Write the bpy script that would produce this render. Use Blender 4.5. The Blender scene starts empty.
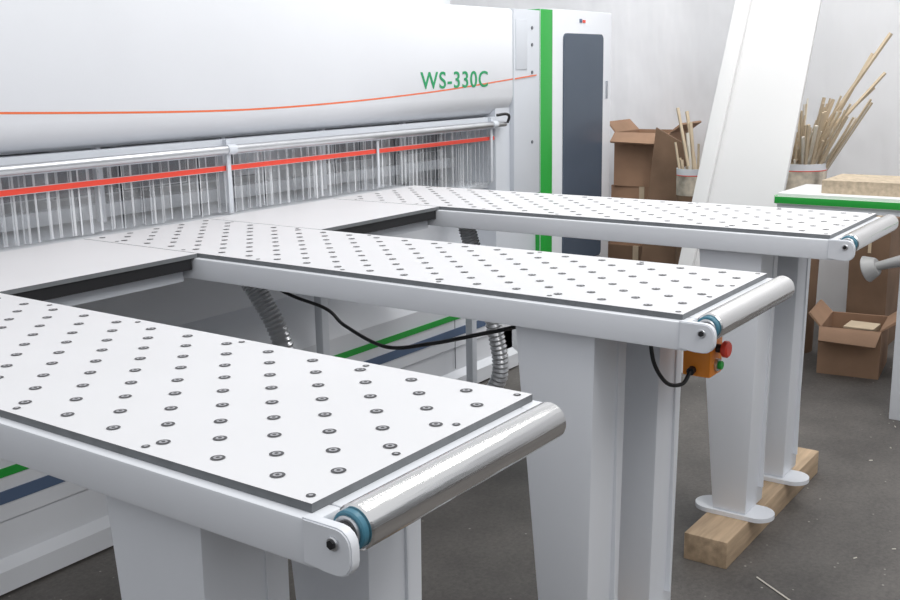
import bpy, bmesh, math, random
from mathutils import Vector, Matrix
random.seed(7)
S=0.45; FZ=3.14      # unit: camera height above the table top; floor at -FZ
def W(x,y,z): return Vector((x*S,y*S,(z+FZ)*S))

# ---------------------------------------------------------------- materials
def newmat(name):
    m=bpy.data.materials.new(name); m.use_nodes=True
    return m,m.node_tree,m.node_tree.nodes['Principled BSDF']
def mat(name,col,rough=0.5,metal=0.0,noise=0.0,scale=8.0,bump=0.0,bscale=60.0,spec=0.5,coat=0.0,stretch=None):
    m,nt,b=newmat(name)
    b.inputs['Base Color'].default_value=(*col,1); b.inputs['Roughness'].default_value=rough
    b.inputs['Metallic'].default_value=metal; b.inputs['Specular IOR Level'].default_value=spec
    b.inputs['Coat Weight'].default_value=coat
    tc=nt.nodes.new('ShaderNodeTexCoord'); mp=nt.nodes.new('ShaderNodeMapping')
    nt.links.new(tc.outputs['Object'],mp.inputs[0])
    if stretch: mp.inputs['Scale'].default_value=stretch
    if noise>0:
        n=nt.nodes.new('ShaderNodeTexNoise'); n.inputs['Scale'].default_value=scale; n.inputs['Detail'].default_value=6
        nt.links.new(mp.outputs[0],n.inputs['Vector'])
        r=nt.nodes.new('ShaderNodeValToRGB')
        r.color_ramp.elements[0].position=0.3; r.color_ramp.elements[1].position=0.7
        r.color_ramp.elements[0].color=(*[c*(1-noise) for c in col],1)
        r.color_ramp.elements[1].color=(*[min(1,c*(1+noise)) for c in col],1)
        nt.links.new(n.outputs['Fac'],r.inputs[0]); nt.links.new(r.outputs[0],b.inputs['Base Color'])
    if bump>0:
        n=nt.nodes.new('ShaderNodeTexNoise'); n.inputs['Scale'].default_value=bscale; n.inputs['Detail'].default_value=4
        nt.links.new(mp.outputs[0],n.inputs['Vector'])
        bp=nt.nodes.new('ShaderNodeBump'); bp.inputs['Strength'].default_value=bump; bp.inputs['Distance'].default_value=0.01
        nt.links.new(n.outputs['Fac'],bp.inputs['Height']); nt.links.new(bp.outputs[0],b.inputs['Normal'])
    return m
WHITE=mat('powder_coat_white',(0.79,0.81,0.85),0.36,noise=0.02,scale=3,bump=0.03,bscale=400)
MACH=mat('machine_white',(0.74,0.755,0.79),0.5,noise=0.03,scale=1.5,bump=0.05,bscale=350,spec=0.35)
COL=mat('column_grey_white',(0.66,0.69,0.74),0.4,noise=0.03,scale=3)
PLATE=mat('laminate_white',(0.77,0.77,0.785),0.4,noise=0.015,scale=4)
EDGE=mat('laminate_edge',(0.17,0.18,0.19),0.5,noise=0.1,scale=40)
BLACK=mat('black_plastic',(0.018,0.018,0.02),0.4)
DOT=mat('nozzle_black',(0.05,0.05,0.055),0.4)
DOTC=mat('nozzle_grey',(0.40,0.40,0.42),0.35)
CHROME=mat('roller_steel',(0.80,0.79,0.78),0.12,metal=1.0,bump=0.06,bscale=40,stretch=(0.3,8,8))
STEEL=mat('steel',(0.62,0.63,0.65),0.3,metal=0.9,noise=0.05,scale=10)
BED=mat('bed_grey',(0.62,0.64,0.67),0.35,noise=0.15,scale=3)
DARKST=mat('dark_steel',(0.14,0.15,0.17),0.45,metal=0.3,noise=0.2,scale=5)
TEAL=mat('blue_bearing',(0.06,0.20,0.28),0.35)
GREEN=mat('green_paint',(0.02,0.38,0.05),0.4)
LGREEN=mat('green_text',(0.01,0.33,0.12),0.4)
BLUE=mat('slate_blue_paint',(0.10,0.15,0.25),0.4)
ORANGE=mat('orange_stripe',(0.85,0.18,0.06),0.4)
RED=mat('red_stripe',(0.85,0.07,0.04),0.4)
BOXOR=mat('orange_plastic',(0.90,0.28,0.02),0.35)
GLASS=mat('dark_door_panel',(0.075,0.10,0.14),0.25,noise=0.05,scale=3)
CARD=mat('cardboard',(0.36,0.22,0.14),0.85,noise=0.15,scale=4,bump=0.5,bscale=6)
CARDD=mat('cardboard_dark',(0.20,0.125,0.08),0.9,noise=0.2,scale=5,bump=0.5,bscale=6)
WOOD=mat('pine_wood',(0.48,0.35,0.23),0.7,noise=0.25,scale=5,stretch=(1,8,8),bump=0.15,bscale=30)
STICK=mat('offcut_wood',(0.60,0.49,0.35),0.7,noise=0.15,scale=6)
STICKW=mat('offcut_white',(0.78,0.74,0.66),0.6)
CHIP=mat('chipboard',(0.50,0.41,0.30),0.85,noise=0.2,scale=50)
BRD=mat('white_board',(0.80,0.80,0.80),0.4,noise=0.015,scale=3)
HOSE=mat('grey_hose',(0.62,0.63,0.65),0.3,metal=0.55)
GREYP=mat('grey_cast',(0.36,0.36,0.36),0.5)
BINM=mat('bin_label',(0.50,0.44,0.36),0.6,noise=0.6,scale=14)

# curtain
def pvc(name,alpha):
    m,nt,b=newmat(name)
    out=nt.nodes['Material Output']
    tr=nt.nodes.new('ShaderNodeBsdfTransparent'); tr.inputs[0].default_value=(0.96,0.97,0.98,1)
    b.inputs['Base Color'].default_value=(0.86,0.88,0.91,1); b.inputs['Roughness'].default_value=0.1
    tc=nt.nodes.new('ShaderNodeTexCoord'); mp=nt.nodes.new('ShaderNodeMapping'); mp.inputs['Scale'].default_value=(6,1,1.2)
    n=nt.nodes.new('ShaderNodeTexNoise'); n.inputs['Scale'].default_value=2.0; n.inputs['Detail'].default_value=2
    r=nt.nodes.new('ShaderNodeMapRange'); r.inputs[1].default_value=0.3; r.inputs[2].default_value=0.7
    r.inputs[3].default_value=alpha*0.5; r.inputs[4].default_value=min(1,alpha*1.5)
    mx=nt.nodes.new('ShaderNodeMixShader')
    nt.links.new(tc.outputs['Object'],mp.inputs[0]); nt.links.new(mp.outputs[0],n.inputs['Vector'])
    nt.links.new(n.outputs['Fac'],r.inputs[0]); nt.links.new(r.outputs[0],mx.inputs[0])
    nt.links.new(tr.outputs[0],mx.inputs[1]); nt.links.new(b.outputs[0],mx.inputs[2]); nt.links.new(mx.outputs[0],out.inputs[0])
    return m
CURT=pvc('pvc_curtain',0.20); CURTE=pvc('pvc_curtain_edge',0.58)

# floor
FLOOR,nt,b=newmat('asphalt_floor')
tc=nt.nodes.new('ShaderNodeTexCoord')
n1=nt.nodes.new('ShaderNodeTexNoise'); n1.inputs['Scale'].default_value=1.8; n1.inputs['Detail'].default_value=10; n1.inputs['Roughness'].default_value=0.62
n2=nt.nodes.new('ShaderNodeTexNoise'); n2.inputs['Scale'].default_value=70; n2.inputs['Detail'].default_value=8; n2.inputs['Roughness'].default_value=0.75
v=nt.nodes.new('ShaderNodeTexVoronoi'); v.inputs['Scale'].default_value=30
for q in (n1,n2,v): nt.links.new(tc.outputs['Object'],q.inputs['Vector'])
r1=nt.nodes.new('ShaderNodeValToRGB'); r1.color_ramp.elements[0].position=0.33; r1.color_ramp.elements[1].position=0.68
r1.color_ramp.elements[0].color=(0.075,0.070,0.067,1); r1.color_ramp.elements[1].color=(0.16,0.15,0.14,1)
r2=nt.nodes.new('ShaderNodeValToRGB'); r2.color_ramp.elements[0].position=0.3; r2.color_ramp.elements[1].position=0.7
r2.color_ramp.elements[0].color=(0.68,0.68,0.68,1); r2.color_ramp.elements[1].color=(1.28,1.26,1.24,1)
mm=nt.nodes.new('ShaderNodeMix'); mm.data_type='RGBA'; mm.blend_type='MULTIPLY'; mm.inputs[0].default_value=1
r3=nt.nodes.new('ShaderNodeValToRGB'); r3.color_ramp.elements[0].position=0.06; r3.color_ramp.elements[1].position=0.13
r3.color_ramp.elements[0].color=(1,1,1,1); r3.color_ramp.elements[1].color=(0,0,0,1)
gt=nt.nodes.new('ShaderNodeMath'); gt.operation='GREATER_THAN'; gt.inputs[1].default_value=0.8
sp=nt.nodes.new('ShaderNodeSeparateColor'); ml=nt.nodes.new('ShaderNodeMath'); ml.operation='MULTIPLY'
m2=nt.nodes.new('ShaderNodeMix'); m2.data_type='RGBA'; m2.inputs[7].default_value=(0.40,0.38,0.35,1)
L=nt.links.new
L(n1.outputs['Fac'],r1.inputs[0]); L(n2.outputs['Fac'],r2.inputs[0]); L(r1.outputs[0],mm.inputs[6]); L(r2.outputs[0],mm.inputs[7])
L(v.outputs['Distance'],r3.inputs[0]); L(v.outputs['Color'],sp.inputs[0]); L(sp.outputs[0],gt.inputs[0])
L(r3.outputs[0],ml.inputs[0]); L(gt.outputs[0],ml.inputs[1]); L(ml.outputs[0],m2.inputs[0]); L(mm.outputs[2],m2.inputs[6])
L(m2.outputs[2],b.inputs['Base Color']); b.inputs['Roughness'].default_value=0.58
bp=nt.nodes.new('ShaderNodeBump'); bp.inputs['Strength'].default_value=0.2; bp.inputs['Distance'].default_value=0.003
L(n2.outputs['Fac'],bp.inputs['Height']); L(bp.outputs[0],b.inputs['Normal'])
WALL=mat('wall_pale',(0.86,0.865,0.885),0.7,noise=0.04,scale=1.3,bump=1.0,bscale=1.3,stretch=(1,1.3,0.5))
WALL.node_tree.nodes['Bump'].inputs['Distance'].default_value=0.09
WALLG=mat('reflection_wall_grey',(0.38,0.39,0.40),0.8,noise=0.15,scale=1.0)

# ---------------------------------------------------------------- builder
class B:
    def __init__(s,name): s.name=name; s.bm=bmesh.new(); s.mats=[]
    def mi(s,m):
        if m not in s.mats: s.mats.append(m)
        return s.mats.index(m)
    def poly(s,vs,faces,m):
        bv=[s.bm.verts.new(W(*v)) for v in vs]; i=s.mi(m); out=[]
        for f in faces:
            try:
                fc=s.bm.faces.new([bv[k] for k in f]); fc.material_index=i; out.append(fc)
            except ValueError: pass
        return bv,out
    def hexa(s,c,m,bevel=0.0,top=None):
        bv,fs=s.poly(c,[(3,2,1,0),(4,5,6,7),(0,1,5,4),(1,2,6,5),(2,3,7,6),(3,0,4,7)],m)
        if top: fs[1].material_index=s.mi(top)
        if bevel>0:
            es=set(e for f in fs for e in f.edges)
            bmesh.ops.bevel(s.bm,geom=list(es),offset=bevel*S,segments=2,affect='EDGES',profile=0.6)
    def box(s,x0,x1,y0,y1,z0,z1,m,bevel=0.0,top=None):
        s.hexa([(x0,y0,z0),(x1,y0,z0),(x1,y1,z0),(x0,y1,z0),(x0,y0,z1),(x1,y0,z1),(x1,y1,z1),(x0,y1,z1)],m,bevel,top)
    def prismX(s,prof,x0,x1,m,bevel=0.0):
        n=len(prof); vs=[(x0,y,z) for y,z in prof]+[(x1,y,z) for y,z in prof]
        fc=[tuple(range(n)),tuple(range(2*n-1,n-1,-1))]+[(i,n+i,n+(i+1)%n,(i+1)%n) for i in range(n)]
        bv,fs=s.poly(vs,fc,m)
        bmesh.ops.recalc_face_normals(s.bm,faces=fs)
        if bevel>0:
            es=[e for e in fs[0].edges]+[e for e in fs[1].edges]
            bmesh.ops.bevel(s.bm,geom=list(set(es)),offset=bevel*S,segments=2,affect='EDGES')
    def rings(s,cs,m,caps=True):
        seg=s.seg; i=s.mi(m); prev=None; first=None
        up=None
        for c,d,r in cs:
            d=d.normalized()
            if up is None:
                up=Vector((0,0,1)) if abs(d.z)<0.9 else Vector((1,0,0))
            a=(up-d*up.dot(d)).normalized(); bb=d.cross(a); up=a
            ring=[s.bm.verts.new(W(*(c+(a*math.cos(t)+bb*math.sin(t))*r))) for t in [2*math.pi*k/seg for k in range(seg)]]
            if prev:
                for k in range(seg):
                    f=s.bm.faces.new((prev[k],prev[(k+1)%seg],ring[(k+1)%seg],ring[k])); f.material_index=i
            else: first=ring
            prev=ring
        if caps:
            f=s.bm.faces.new(list(reversed(first))); f.material_index=i
            f=s.bm.faces.new(prev); f.material_index=i
    seg=24
    def cyl(s,p0,p1,r,m,r1=None,seg=24,ch=0.0):
        s.seg=seg; p0=Vector(p0);p1=Vector(p1);d=p1-p0; r1=r if r1 is None else r1
        if ch>0:
            u=d.normalized()*ch
            s.rings([(p0,d,r-ch),(p0+u,d,r),(p1-u,d,r1),(p1,d,r1-ch)],m)
        else: s.rings([(p0,d,r),(p1,d,r1)],m)
    def tube(s,pts,r,m,n=12,seg=12,rib=0.0,ribn=0):
        P=[Vector(p) for p in pts]; P=[P[0]*2-P[1]]+P+[P[-1]*2-P[-2]]; out=[]
        for i in range(1,len(P)-2):
            for k in range(n):
                t=k/n; a,b_,c,d=P[i-1],P[i],P[i+1],P[i+2]
                out.append(0.5*((2*b_)+(c-a)*t+(2*a-5*b_+4*c-d)*t*t+(3*b_-a-3*c+d)*t**3))
        out.append(P[-2]); s.seg=seg
        cs=[]
        for i,p in enumerate(out):
            d=out[min(i+1,len(out)-1)]-out[max(i-1,0)]
            cs.append((p,d,r*(1+(rib if (i%2) else -rib))))
        s.rings(cs,m)
    def disc(s,x,y,z,r,m,seg=14):
        bv,fs=s.poly([(x+r*math.cos(2*math.pi*k/seg),y+r*math.sin(2*math.pi*k/seg),z) for k in range(seg)],[tuple(range(seg))],m)
    def done(s,parent=None,recalc=False,ang=35,flat=False):
        if recalc: bmesh.ops.recalc_face_normals(s.bm,faces=s.bm.faces)
        me=bpy.data.meshes.new(s.name); s.bm.to_mesh(me); s.bm.free()
        for m in s.mats: me.materials.append(m)
        if not flat:
            for p in me.polygons: p.use_smooth=True
            me.set_sharp_from_angle(angle=math.radians(ang))
        else:
            for p in me.polygons: p.use_smooth=False
        o=bpy.data.objects.new(s.name,me); bpy.context.collection.objects.link(o)
        if parent:
            o.parent=parent; o.matrix_parent_inverse=Matrix.Translation(-parent.location)
        return o
def empty(name,x,y,z):
    e=bpy.data.objects.new(name,None); e.empty_display_size=0.1; e.location=W(x,y,z)
    bpy.context.collection.objects.link(e); return e

# ---------------------------------------------------------------- room
WX=12.9; WY=11.0
q=B('floor'); q.box(-8,WX,-8,WY,-FZ-0.2,-FZ,FLOOR); q.done()
q=B('wall_east'); q.box(WX,WX+0.3,-8,WY+0.3,-FZ,4.5,WALL); q.done()
q=B('wall_north'); q.box(-8,WX,WY,WY+0.3,-FZ,4.5,WALL); q.done()
q=B('reflection_wall_south'); q.box(-8,WX,-8.3,-8,-FZ,1.6,WALLG); q.done()  # unseen low wall, added to give the rollers darker reflections
q=B('reflection_wall_west'); q.box(-8.3,-8,-8.3,WY,-FZ,1.6,WALLG); q.done()  # added out of view too: blocks low sky light, darkens roller reflections

# ---------------------------------------------------------------- tables
TB=[(1.675,2.69,1.622,0.0),(3.945,4.975,1.655,0.0),(6.31,7.40,1.73,0.07)]
YB=5.70; TH=0.024
for ti,(xa,xb,Y0,LY) in enumerate(TB):
    E=empty('air_flotation_table',(xa+xb)/2,3,-FZ)
    q=B('perforated_top'); q.box(xa,xb,Y0,YB,-1.0-TH,-1.0,EDGE,0.0,top=PLATE)
    z=-0.9985; w=xb-xa; px=0.215*w/1.03; py=0.222
    row=0; y=Y0+0.085
    while y<YB-0.05:
        x=xa+(0.085 if row%2 else 0.195)*w/1.03
        while x<xb-0.05:
            q.disc(x,y,z,0.0205,DOT,16); q.disc(x,y,z+0.0008,0.0125,DOTC,12); q.disc(x,y,z+0.0016,0.006,DOT,8)
            x+=px
        y+=py/2; row+=1
    for yy in [Y0+0.035+k*0.62 for k in range(7)]:
        for xx in (xa+0.035,(xa+xb)/2-0.14,(xa+xb)/2+0.14,xb-0.035):
            if abs(xx-(xa+xb)/2)<0.2 and yy>Y0+0.1: continue
            q.disc(xx,yy,z,0.0125,DOT,12); q.disc(xx,yy,z+0.0008,0.006,DOTC,8)
    q.done(E,flat=True)
    q=B('frame')
    zt=-1.0-TH-0.001; zb=-1.148
    q.box(xa-0.033,xa+0.07,Y0-0.034,YB,zb,zt,WHITE,0.012)
    q.box(xb-0.07,xb+0.022,Y0-0.034,YB,zb,zt,WHITE,0.012)
    q.box(xa+0.07,xb-0.07,Y0-0.034,Y0+0.09,zb,zt,WHITE,0.008)
    for yy in (2.15,3.2,4.3,5.3): q.box(xa+0.07,xb-0.07,yy,yy+0.1,zb,zt,WHITE)
    yc=Y0-0.100; zc=-1.050; xr=xb-0.062
    def ear(x0,x1,zlo,zhi,ext):
        r=0.045 if ext>0.045 else 0.025; pr=[(Y0,zlo+0.004),(yc+0.03,zlo-0.004)]
        for k in range(5):
            a=math.radians(-90-k*22.5); pr.append((yc-ext+r+math.cos(a)*r,zlo+r-0.004+math.sin(a)*r))
        for k in range(5):
            a=math.radians(180-k*22.5); pr.append((yc-ext+r+math.cos(a)*r,zhi-r+math.sin(a)*r))
        pr+= [(yc+0.03,zhi),(Y0,zhi)]
        q.prismX(pr,x0,x1,WHITE,0.004)
    ear(xa-0.038,xa-0.004,zb+0.008,zt+0.004,0.052); ear(xr+0.006,xr+0.022,-1.095,-1.030,0.025)
    q.done(E,recalc=True)
    q=B('end_roller')
    q.cyl((xa+0.036,yc,zc),(xr,yc,zc),0.059,CHROME,seg=48,ch=0.005)
    q.cyl((xa+0.012,yc,zc),(xa+0.036,yc,zc),0.050,TEAL,seg=32,ch=0.004)
    q.cyl((xa+0.004,yc,zc),(xa+0.014,yc,zc),0.040,STEEL,seg=32,ch=0.003)
    q.cyl((xa-0.004,yc,zc),(xa+0.010,yc,zc),0.03,BLACK,seg=20)
    q.cyl((xr,yc,zc),(xr+0.006,yc,zc),0.02,STEEL,seg=20)
    q.cyl((xa-0.046,yc,zc-0.010),(xa-0.037,yc,zc-0.010),0.018,STEEL,seg=20,ch=0.003)
    q.cyl((xa-0.051,yc,zc-0.010),(xa-0.046,yc,zc-0.010),0.012,BLACK,seg=6)
    q.done(E)
    q=B('legs')
    for li,(la,lb) in enumerate(((xa+0.04,xa+0.37),(xb-0.28,xb+0.015))):
        z1=zb+0.002; z0=-2.925
        q.hexa([(la,2.11+LY,z0),(lb,2.11+LY,z0),(lb,2.34+LY,z0),(la,2.34+LY,z0),(la,2.08+LY,z1),(lb,2.08+LY,z1),(lb,2.50+LY,z1),(la,2.50+LY,z1)],WHITE,0.012)
        q.box(lb-0.10,lb-0.088,2.078+LY,2.12+LY,-2.8,-1.2,WHITE)
        xm=(la+lb)/2-0.07; pts=[]
        for k in range(24):
            a=2*math.pi*k/24; sx=0.12*math.cos(a); sy=0.12*math.sin(a)+(0.15 if math.sin(a)>=0 else -0.15)
            pts.append((xm+sx,2.22+LY+sy))
        n_=24
        q.poly([(x,y,-2.955) for x,y in pts]+[(x,y,-2.925) for x,y in pts],
               [tuple(range(n_-1,-1,-1)),tuple(range(n_,2*n_))]+[(i,(i+1)%n_,n_+(i+1)%n_,n_+i) for i in range(n_)],WHITE)
    q.done(E)
    q=B('wooden_beam')
    q.box(xa-(0.36 if ti==2 else 0.1),xb+(0.5 if ti==2 else 0.05),2.15,2.44,-FZ,-2.957,WOOD,0.008)
    q.done()

# ---------------------------------------------------------------- panel saw
E=empty('panel_saw',5,6.5,-FZ)
q=B('infill_tables')
for x0,x1 in ((2.700,3.937),(4.983,6.30)):
    q.box(x0,x1,4.62,YB,-1.024,-1.0,EDGE,0.0,top=PLATE)
q.done(E,flat=True)
q=B('infill_supports')
for x0,x1 in ((2.72,3.90),(5.01,6.27)):
    q.box(x0+0.01,x1-0.01,4.70,YB,-1.165,-1.037,COL)
    q.box(x0,x1,4.63,4.69,-1.09,-1.027,BLACK)  # shade on the infill's front face, painted as a black strip
q.done(E)
q=B('bridge_beam_cover')
pr=[(5.78,0.60),(5.75,0.57),(5.75,-0.26),(5.765,-0.32),(5.80,-0.375),(5.86,-0.425),(5.95,-0.455),(6.1,-0.46),(7.6,-0.46),(7.6,0.60)]
q.prismX(pr,0.3,9.16,MACH,0.01); q.done(E,recalc=True,ang=50)
q=B('upper_housing'); q.box(0.3,9.0,6.4,7.6,0.60,0.9,MACH,0.02); q.done(E)
q=B('stripe')
ctrl=[(2.2,-0.13),(3.5,-0.195),(5.21,-0.25),(6.39,-0.24),(7.75,-0.186),(8.69,-0.125),(9.6,-0.058)]
N=60
def ip(x):
    for i in range(len(ctrl)-1):
        if ctrl[i][0]<=x<=ctrl[i+1][0]:
            p0=ctrl[max(i-1,0)];p1=ctrl[i];p2=ctrl[i+1];p3=ctrl[min(i+2,len(ctrl)-1)]
            t=(x-p1[0])/(p2[0]-p1[0]); m1=(p2[1]-p0[1])/(p2[0]-p0[0])*(p2[0]-p1[0]); m2_=(p3[1]-p1[1])/(p3[0]-p1[0])*(p2[0]-p1[0])
            return (2*t**3-3*t*t+1)*p1[1]+(t**3-2*t*t+t)*m1+(-2*t**3+3*t*t)*p2[1]+(t**3-t*t)*m2_
    return ctrl[-1][1]
for a0,a1 in ((2.2,9.155),(9.17,9.60)):
    yo=5.7485 if a1<9.16 else 5.7345
    for k in range(N):
        xA=a0+(a1-a0)*k/N; xB=a0+(a1-a0)*(k+1)/N; za=ip(xA); zb_=ip(xB); wd=0.0065
        q.poly([(xA,yo,za-wd),(xB,yo,zb_-wd),(xB,yo,zb_+wd),(xA,yo,za+wd)],[(0,1,2,3)],ORANGE)
q.done(E)
cu=bpy.data.curves.new('marking','FONT'); cu.body='WS-330C'; cu.size=0.215*S; cu.extrude=0.0008; cu.space_character=1.12; cu.offset=0.0007
t=bpy.data.objects.new('marking',cu); bpy.context.collection.objects.link(t); t.data.materials.append(LGREEN)
bpy.context.view_layer.update()
wd=t.dimensions.x; k=1.09*S/wd
t.scale=(k,1,1); t.rotation_euler=(math.pi/2,0,0)
t.location=W(7.60,5.747,-0.155); t.parent=E; t.matrix_parent_inverse=Matrix.Translation(-E.location)

q=B('end_column')
q.box(8.90,9.69,5.80,7.6,-FZ,0.60,COL,0.01)
q.box(9.165,9.68,5.745,5.80,-1.3,0.60,COL,0.006)
q.box(9.20,9.42,5.738,5.745,-0.0,0.50,COL,0.003)
q.box(9.69,9.95,5.745,7.6,-FZ,0.62,GREEN,0.004)
for zz in (0.42,0.25,-0.03,-0.75): q.cyl((9.52,5.748,zz),(9.52,5.738,zz),0.018,DARKST,seg=10)
q.done(E)
q=B('near_column'); q.box(0.0,0.6,5.75,7.6,-FZ,0.60,COL,0.01); q.done(E)
q=B('strip_curtain'); x=1.0; k=0
while x<8.80:
    z0=-1.0 if x<7.42 else -1.13
    z0+=random.uniform(0,0.015); dy=0.012*(k%2)+random.uniform(-0.006,0.006); tw=random.uniform(-0.016,0.016)
    def yy(t): return 5.82+dy-tw+2*tw*t
    def strip(t0,t1,m): q.poly([(x+0.095*t0,yy(t0),z0),(x+0.095*t1,yy(t1),z0),(x+0.095*t1,yy(t1),-0.53),(x+0.095*t0,yy(t0),-0.53)],[(0,1,2,3)],m)
    strip(0,0.10,CURTE); strip(0.10,0.86,CURT); strip(0.86,1,CURTE)
    x+=0.08*random.uniform(0.85,1.15); k+=1
q.done(E,flat=True)
q=B('curtain_rail')
q.cyl((0.9,5.74,-0.53),(8.98,5.74,-0.53),0.032,STEEL,seg=20)
q.box(0.9,8.9,5.80,5.86,-0.575,-0.46,COL)
q.box(0.9,8.86,5.785,5.80,-0.690,-0.646,RED,0.004)
for x in (3.0,5.27,8.78):
    q.box(x-0.02,x+0.02,5.765,5.78,-1.0 if x<7.4 else -1.1,-0.50,COL,0.003)
    q.cyl((x-0.04,5.74,-0.53),(x+0.04,5.74,-0.53),0.038,COL,seg=16)
    q.box(x-0.02,x+0.02,5.76,5.80,-0.50,-0.46,COL)
q.box(6.98,7.01,5.77,5.78,-0.98,-0.58,COL,0.003)
q.tube([(8.80,5.72,-0.44),(8.88,5.66,-0.43),(8.97,5.68,-0.46),(8.97,5.70,-0.52)],0.014,BLACK)
q.done(E)
q=B('saw_interior')
q.box(0.6,8.9,6.75,6.85,-1.2,-0.46,BED)
q.box(0.6,7.42,5.72,6.75,-1.10,-1.01,BED)
q.box(7.42,8.9,5.90,6.75,-1.18,-1.13,BED)
q.box(0.6,8.9,6.30,6.42,-0.98,-0.88,BED,0.01)
for i in range(7):
    x=1.4+i*1.15; q.box(x,x+0.60,6.45,6.6,-0.82,-0.50,BED if i%3==1 else DARKST,0.01)
    q.box(x+0.75,x+0.80,6.2,6.26,-1.0,-0.46,WHITE,0.01)
q.box(4.3,6.3,6.55,6.7,-0.86,-0.62,DARKST,0.02)
q.done(E)
q=B('base_cabinet')
pr=[(5.72,-3.12),(5.72,-2.98),(5.80,-2.93),(5.80,-2.70),(5.78,-2.68),(5.78,-2.20),(5.84,-2.12),(6.15,-1.85),(6.15,-1.19),(7.5,-1.19),(7.5,-3.12)]
q.prismX(pr,0.6,9.2,WHITE,0.006)
q.box(0.6,9.2,5.9,7.3,-FZ,-3.12,BLACK)
q.box(0.62,9.19,5.772,5.781,-2.40,-2.345,GREEN)
q.box(0.62,9.19,5.772,5.781,-2.57,-2.49,BLUE)
for x in (1.8,3.35,5.0,6.6,8.2): q.box(x,x+0.35,5.72,6.16,-1.30,-1.19,COL,0.01)
for x in (2.3,4.2,6.2,8.1): q.box(x,x+0.008,5.778,5.783,-2.9,-2.2,DARKST)
q.done(E,recalc=True)
q=B('support_posts')
for x in (5.9,8.0): q.box(x,x+0.08,5.5,5.58,-FZ,-1.17,COL,0.01)
q.done(E)
q=B('power_cable')
q.tube([(5.1,5.85,-1.22),(5.16,5.2,-1.5),(5.08,4.7,-1.56),(5.05,4.5,-1.65),(4.86,4.0,-1.68),(4.80,3.6,-1.59),(4.7,3.2,-1.46),(4.63,2.9,-1.36),(4.6,2.62,-1.25),(4.6,2.55,-1.16)],0.012,BLACK); q.done(E)
q=B('dust_hose'); q.tube([(4.55,5.0,-1.17),(4.62,4.85,-1.40),(4.69,4.72,-1.75),(4.72,4.7,-2.3),(4.75,4.9,-2.75),(4.8,5.4,-2.95),(4.85,5.74,-2.85)],0.065,HOSE,n=26,seg=16,rib=0.09); q.done(E)
q=B('dust_hose_2'); q.tube([(6.62,4.6,-1.17),(6.70,4.55,-1.5),(6.85,4.5,-2.0),(6.92,4.5,-2.5),(6.95,4.9,-2.95),(7.0,5.3,-3.0),(7.05,5.73,-2.88)],0.065,HOSE,n=26,seg=16,rib=0.09); q.done(E)

# ---------------------------------------------------------------- cabinet
E=empty('electrical_cabinet',10.6,6.2,-FZ)
q=B('body'); q.box(9.97,11.36,5.76,7.4,-3.0,0.63,WHITE,0.02); q.box(10.0,11.27,5.82,7.35,-FZ,-3.0,BLACK); q.done(E)
q=B('door_panel')
pts=[]; x0,x1,z0,z1,r=10.20,11.12,-2.2,0.38,0.06
for cx,cz,a0 in ((x1-r,z0+r,-90),(x1-r,z1-r,0),(x0+r,z1-r,90),(x0+r,z0+r,180)):
    for k in range(6):
        a=math.radians(a0+k*18); pts.append((cx+r*math.cos(a),cz+r*math.sin(a)))
n_=len(pts)
q.poly([(x,5.765,z) for x,z in pts]+[(x,5.742,z) for x,z in pts],[tuple(range(n_)),tuple(range(2*n_-1,n_-1,-1))]+[(i,n_+i,n_+(i+1)%n_,(i+1)%n_) for i in range(n_)],GLASS)
q.done(E,recalc=True)
q=B('fittings'); q.box(10.57,10.62,5.752,5.762,0.50,0.54,BLUE); q.box(10.64,10.70,5.752,5.762,0.50,0.53,RED)
q.box(11.22,11.25,5.74,5.762,-0.35,-0.15,STEEL,0.003); q.done(E)

# ---------------------------------------------------------------- e-stop box under table 2
E=empty('emergency_stop_box',4.72,1.9,-1.35)
q=B('housing'); q.box(4.72,4.88,1.83,1.975,-1.505,-1.315,BOXOR,0.012); q.box(4.76,4.84,1.90,2.0,-1.32,-1.15,STEEL); q.done(E)
q=B('buttons')
q.cyl((4.80,1.83,-1.365),(4.80,1.80,-1.365),0.022,BLACK); q.cyl((4.80,1.80,-1.365),(4.80,1.765,-1.365),0.042,RED,ch=0.008)
q.cyl((4.80,1.83,-1.45),(4.80,1.815,-1.45),0.032,STEEL); q.cyl((4.80,1.815,-1.45),(4.80,1.797,-1.45),0.022,GREEN,ch=0.003)
q.cyl((4.72,1.92,-1.47),(4.69,1.92,-1.475),0.020,BLACK)
q.done(E)
q=B('lead'); q.tube([(4.69,1.92,-1.475),(4.62,1.93,-1.52),(4.53,1.97,-1.50),(4.47,2.01,-1.40),(4.46,2.03,-1.28),(4.48,2.04,-1.15)],0.010,BLACK); q.done(E)

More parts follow.
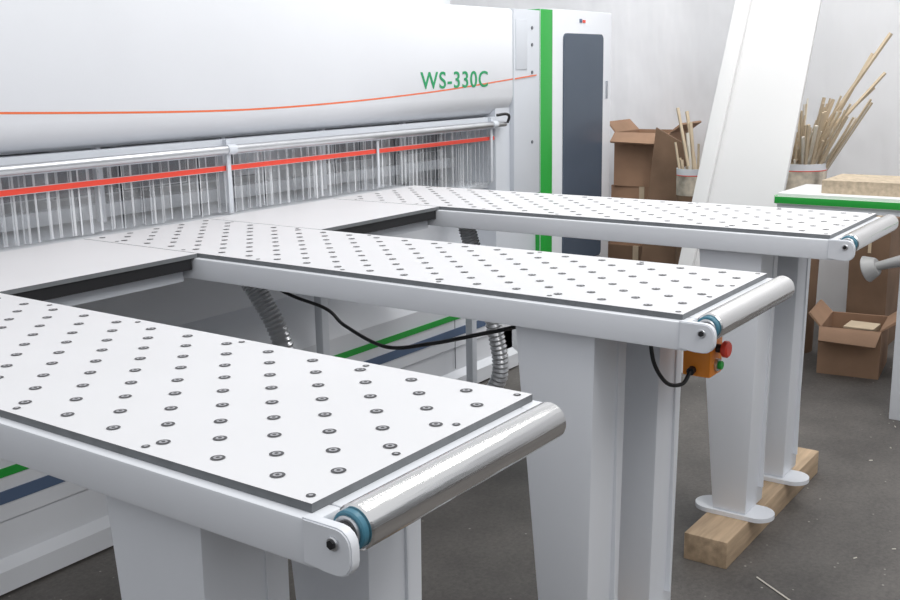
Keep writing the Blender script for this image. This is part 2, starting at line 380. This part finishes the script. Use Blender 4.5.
# ---------------------------------------------------------------- background clutter
def cbox(name,x,y,z,w,d,h,rot,m=CARD,open_=False):
    q=B(name); c,s_=math.cos(rot),math.sin(rot)
    def T(px,py,pz): return (x+c*px-s_*py,y+s_*px+c*py,z+pz)
    def bx(a0,a1,b0,b1,c0,c1,mm): q.hexa([T(a0,b0,c0),T(a1,b0,c0),T(a1,b1,c0),T(a0,b1,c0),T(a0,b0,c1),T(a1,b0,c1),T(a1,b1,c1),T(a0,b1,c1)],mm)
    t=0.02
    if open_:
        bx(0,w,0,d,0,t,m); bx(0,t,0,d,t,h,m); bx(w-t,w,0,d,t,h,m); bx(t,w-t,0,t,t,h,m); bx(t,w-t,d-t,d,t,h,m)
        q.hexa([T(-0.20,0.03,h-0.12),T(-0.18,0.03,h-0.14),T(-0.18,d-0.03,h-0.12),T(-0.20,d-0.03,h-0.10),T(0,0,h),T(t,0,h),T(t,d,h),T(0,d,h)],m)
        q.hexa([T(0.03,-0.15,h+0.1),T(w-0.03,-0.15,h+0.1),T(w-0.03,-0.13,h+0.12),T(0.03,-0.13,h+0.12),T(0,0,h),T(w,0,h),T(w,t,h),T(0,t,h)],m)
        q.hexa([T(0.03,d+0.1,h+0.13),T(w-0.03,d+0.1,h+0.13),T(w-0.03,d+0.12,h+0.12),T(0.03,d+0.12,h+0.12),T(0,d-t,h),T(w,d-t,h),T(w,d,h),T(0,d,h)],m)
    else:
        bx(0,w,0,d,0,h,m); bx(-0.004,w+0.004,d*0.46,d*0.54,h*0.75,h+0.004,STICK)
    return q
cbox('cardboard_box',11.78,5.12,-FZ,0.85,0.95,0.95,0.0,CARDD).done(recalc=True)
cbox('cardboard_box',11.8,5.12,-2.19,0.8,0.85,0.75,-0.03).done(recalc=True)
cbox('cardboard_box',11.82,5.2,-1.44,0.72,0.72,0.66,0.04,CARD,True).done(recalc=True)
q=B('fibre_panel'); q.hexa([(11.38,4.85,-FZ),(11.41,4.85,-FZ),(11.41,5.42,-FZ),(11.38,5.42,-FZ),(11.56,4.83,-0.92),(11.59,4.83,-0.92),(11.59,5.26,-0.70),(11.56,5.26,-0.70)],CARDD); q.done()
q=cbox('cardboard_box',10.72,2.38,-FZ,0.75,0.6,0.50,0.12,CARD,True)
q.box(10.9,11.2,2.5,2.8,-FZ+0.1,-FZ+0.47,STICK)
q.done(recalc=True)
cbox('cardboard_box',10.75,1.5,-FZ,0.75,0.6,0.33,-0.08,CARDD,True).done(recalc=True)
cbox('cardboard_box',11.9,2.62,-FZ,0.8,0.42,1.45,0.0,CARDD).done(recalc=True)

def bin_(x,y,z0,zt,r,ns,spread,lmax,lean,extra=()):
    E=empty('wood_offcut_bin',x,y,z0)
    q=B('bin'); q.seg=24
    u=Vector((0,0,1))
    q.rings([(Vector((x,y,z0)),u,r*0.85),(Vector((x,y,z0+(zt-z0)*0.5)),u,r*0.93),(Vector((x,y,zt-0.17)),u,r)],CARDD)
    q.rings([(Vector((x,y,zt-0.30)),u,r*1.01),(Vector((x,y,zt-0.08)),u,r*1.02)],BINM)
    q.rings([(Vector((x,y,zt-0.08)),u,r*1.02),(Vector((x,y,zt-0.07)),u,r*1.03)],RED)
    q.rings([(Vector((x,y,zt-0.07)),u,r*1.02),(Vector((x,y,zt)),u,r*1.04),(Vector((x,y,zt)),u,r*0.97),(Vector((x,y,zt-0.2)),u,r*0.9)],WHITE)
    q.done(E)
    q=B('offcuts')
    for i in range(ns):
        a=random.uniform(0,6.28); rr=r*0.8*math.sqrt(random.random())
        l=random.uniform(0.12,1)**1.5*lmax
        tx=x+rr*math.cos(a)+spread*random.uniform(-0.5,0.5)*l; ty=y+rr*math.sin(a)+(lean+spread*random.uniform(-0.8,0.6))*l
        p0=Vector((x+rr*math.cos(a)*0.6,y+rr*math.sin(a)*0.6,zt-0.4)); p1=Vector((tx,ty,zt+l))
        q.cyl(p0,p1,random.uniform(0.010,0.024),random.choice((STICK,STICK,STICKW)),seg=4)
    for p0,p1,w_ in extra: q.cyl(p0,p1,w_,STICK,seg=4)
    q.done(E)
bin_(11.15,4.62,-FZ,-1.12,0.17,8,0.25,0.45,0.35,(((11.1,4.6,-1.3),(11.3,4.88,-0.46),0.02),((11.15,4.55,-1.3),(11.35,4.79,-0.5),0.022),((11.15,4.58,-1.3),(11.3,4.72,-0.62),0.022)))
bin_(11.45,3.50,-FZ,-1.04,0.27,120,1.1,0.72,-0.25,(((11.4,3.6,-1.2),(11.7,2.72,0.30),0.022),((11.5,3.5,-1.2),(11.75,2.9,0.10),0.02),((11.35,3.5,-1.1),(11.7,2.75,-0.1),0.018),((11.35,3.6,-1.1),(11.7,2.85,-0.25),0.018)))

q=B('leaning_board')
def lean(xb_,xt,ya,yb_,yta,ytb,zt,th,m):
    q.hexa([(xb_,ya,-FZ),(xb_+th,ya,-FZ),(xb_+th,yb_,-FZ),(xb_,yb_,-FZ),(xt,yta,zt),(xt+th,yta,zt),(xt+th,ytb,zt),(xt,ytb,zt)],m,0.004)
lean(9.9,11.4,3.45,4.42,3.10,3.90,2.6,0.06,BRD)
lean(9.84,11.34,4.26,4.42,3.74,3.90,2.6,0.06,BRD)
q.done()

E=empty('workbench',10,2,-FZ)
q=B('top'); q.box(9.5,10.35,0.9,3.1,-1.20,-1.15,BRD,0.004); q.box(9.47,9.5,0.9,3.12,-1.245,-1.175,GREEN,0.004); q.box(9.5,10.35,3.1,3.13,-1.245,-1.175,GREEN); q.box(9.5,9.62,2.0,3.1,-1.3,-1.2,WHITE); q.done(E)
q=B('legs')
for y in (1.0,1.72): q.box(9.52,9.66,y,y+0.28,-FZ,-1.2,WHITE,0.01)
q.box(10.2,10.34,0.95,1.1,-FZ,-1.2,WHITE,0.01); q.box(10.2,10.34,1.8,1.95,-FZ,-1.2,WHITE,0.01); q.done(E)
q=B('clamp_handle')
q.cyl((9.45,2.20,-1.75),(9.42,1.85,-1.63),0.035,GREYP,r1=0.06); q.cyl((9.46,2.27,-1.78),(9.45,2.17,-1.74),0.12,GREYP,ch=0.01,r1=0.08); q.cyl((9.42,1.86,-1.63),(9.42,1.66,-1.57),0.05,GREYP,r1=0.08,ch=0.01)
q.cyl((9.55,1.80,-1.61),(9.42,1.80,-1.61),0.03,GREYP); q.done(E)
q=B('chipboard_slab'); q.box(9.65,10.3,1.2,2.75,-1.15,-1.03,CHIP,0.004); q.done(flat=True)
q=B('wood_shavings')
for i in range(16):
    x=random.uniform(5.5,9.5); y=random.uniform(0.3,1.9); a=random.uniform(0,3.14); l=random.uniform(0.01,0.04)
    q.cyl((x,y,-FZ+0.004),(x+l*math.cos(a),y+l*math.sin(a),-FZ+0.004),0.004,STICKW,seg=4)
q.cyl((5.95,1.95,-FZ+0.006),(5.75,1.65,-FZ+0.006),0.006,STICKW,seg=4)
q.done()

# ---------------------------------------------------------------- light
w=bpy.data.worlds.new('World'); bpy.context.scene.world=w; w.use_nodes=True; nt=w.node_tree
bg=nt.nodes['Background']; tc=nt.nodes.new('ShaderNodeTexCoord'); sx=nt.nodes.new('ShaderNodeSeparateXYZ'); cr=nt.nodes.new('ShaderNodeValToRGB')
nt.links.new(tc.outputs['Generated'],sx.inputs[0]); nt.links.new(sx.outputs[2],cr.inputs[0]); nt.links.new(cr.outputs[0],bg.inputs[0])
e=cr.color_ramp.elements; e[0].position=0.0; e[0].color=(0.84,0.86,0.90,1); e[1].position=0.7; e[1].color=(0.90,0.92,0.95,1)
bg.inputs[1].default_value=0.87
def area(x,y,z,sx_,sy_,power,tx,ty,tz,col=(1,1,1)):
    l=bpy.data.lights.new('added_fill_light','AREA'); l.shape='RECTANGLE'; l.size=sx_; l.size_y=sy_; l.energy=power; l.color=col  # unseen soft light added overhead to brighten the scene
    o=bpy.data.objects.new('added_fill_light',l); bpy.context.collection.objects.link(o); o.location=W(x,y,z)
    o.rotation_euler=(W(tx,ty,tz)-W(x,y,z)).to_track_quat('-Z','Y').to_euler()
area(3,-3,5.5,2.5,1.6,58,4.5,4,-1,(1,0.98,0.95))
area(8,1.5,5.5,2.5,1.2,42,8.5,4,-1.5,(1,0.99,0.97))
area(9.0,3.5,5.0,2.0,0.8,36,12.9,4.5,-0.8,(1,0.99,0.97))  # extra fill, added to brighten the east wall

# ---------------------------------------------------------------- camera
f=1037.0
dX=Vector((760,-243,f)).normalized(); dY=Vector((-1480,-202,f)); dY=(dY-dX*dY.dot(dX)).normalized(); dZ=dX.cross(dY)
right=Vector((dX.x,dY.x,dZ.x)); down=Vector((dX.y,dY.y,dZ.y)); fwd=Vector((dX.z,dY.z,dZ.z))
M=Matrix((( right.x,-down.x,-fwd.x),(right.y,-down.y,-fwd.y),(right.z,-down.z,-fwd.z))).to_4x4()
M.translation=W(0,0,0)
cd=bpy.data.cameras.new('camera'); co=bpy.data.objects.new('camera',cd); bpy.context.collection.objects.link(co)
cd.sensor_width=36; cd.lens=f/900*36; cd.clip_start=0.05; co.matrix_world=M
bpy.context.scene.camera=co
bpy.context.scene.view_settings.view_transform='Standard'
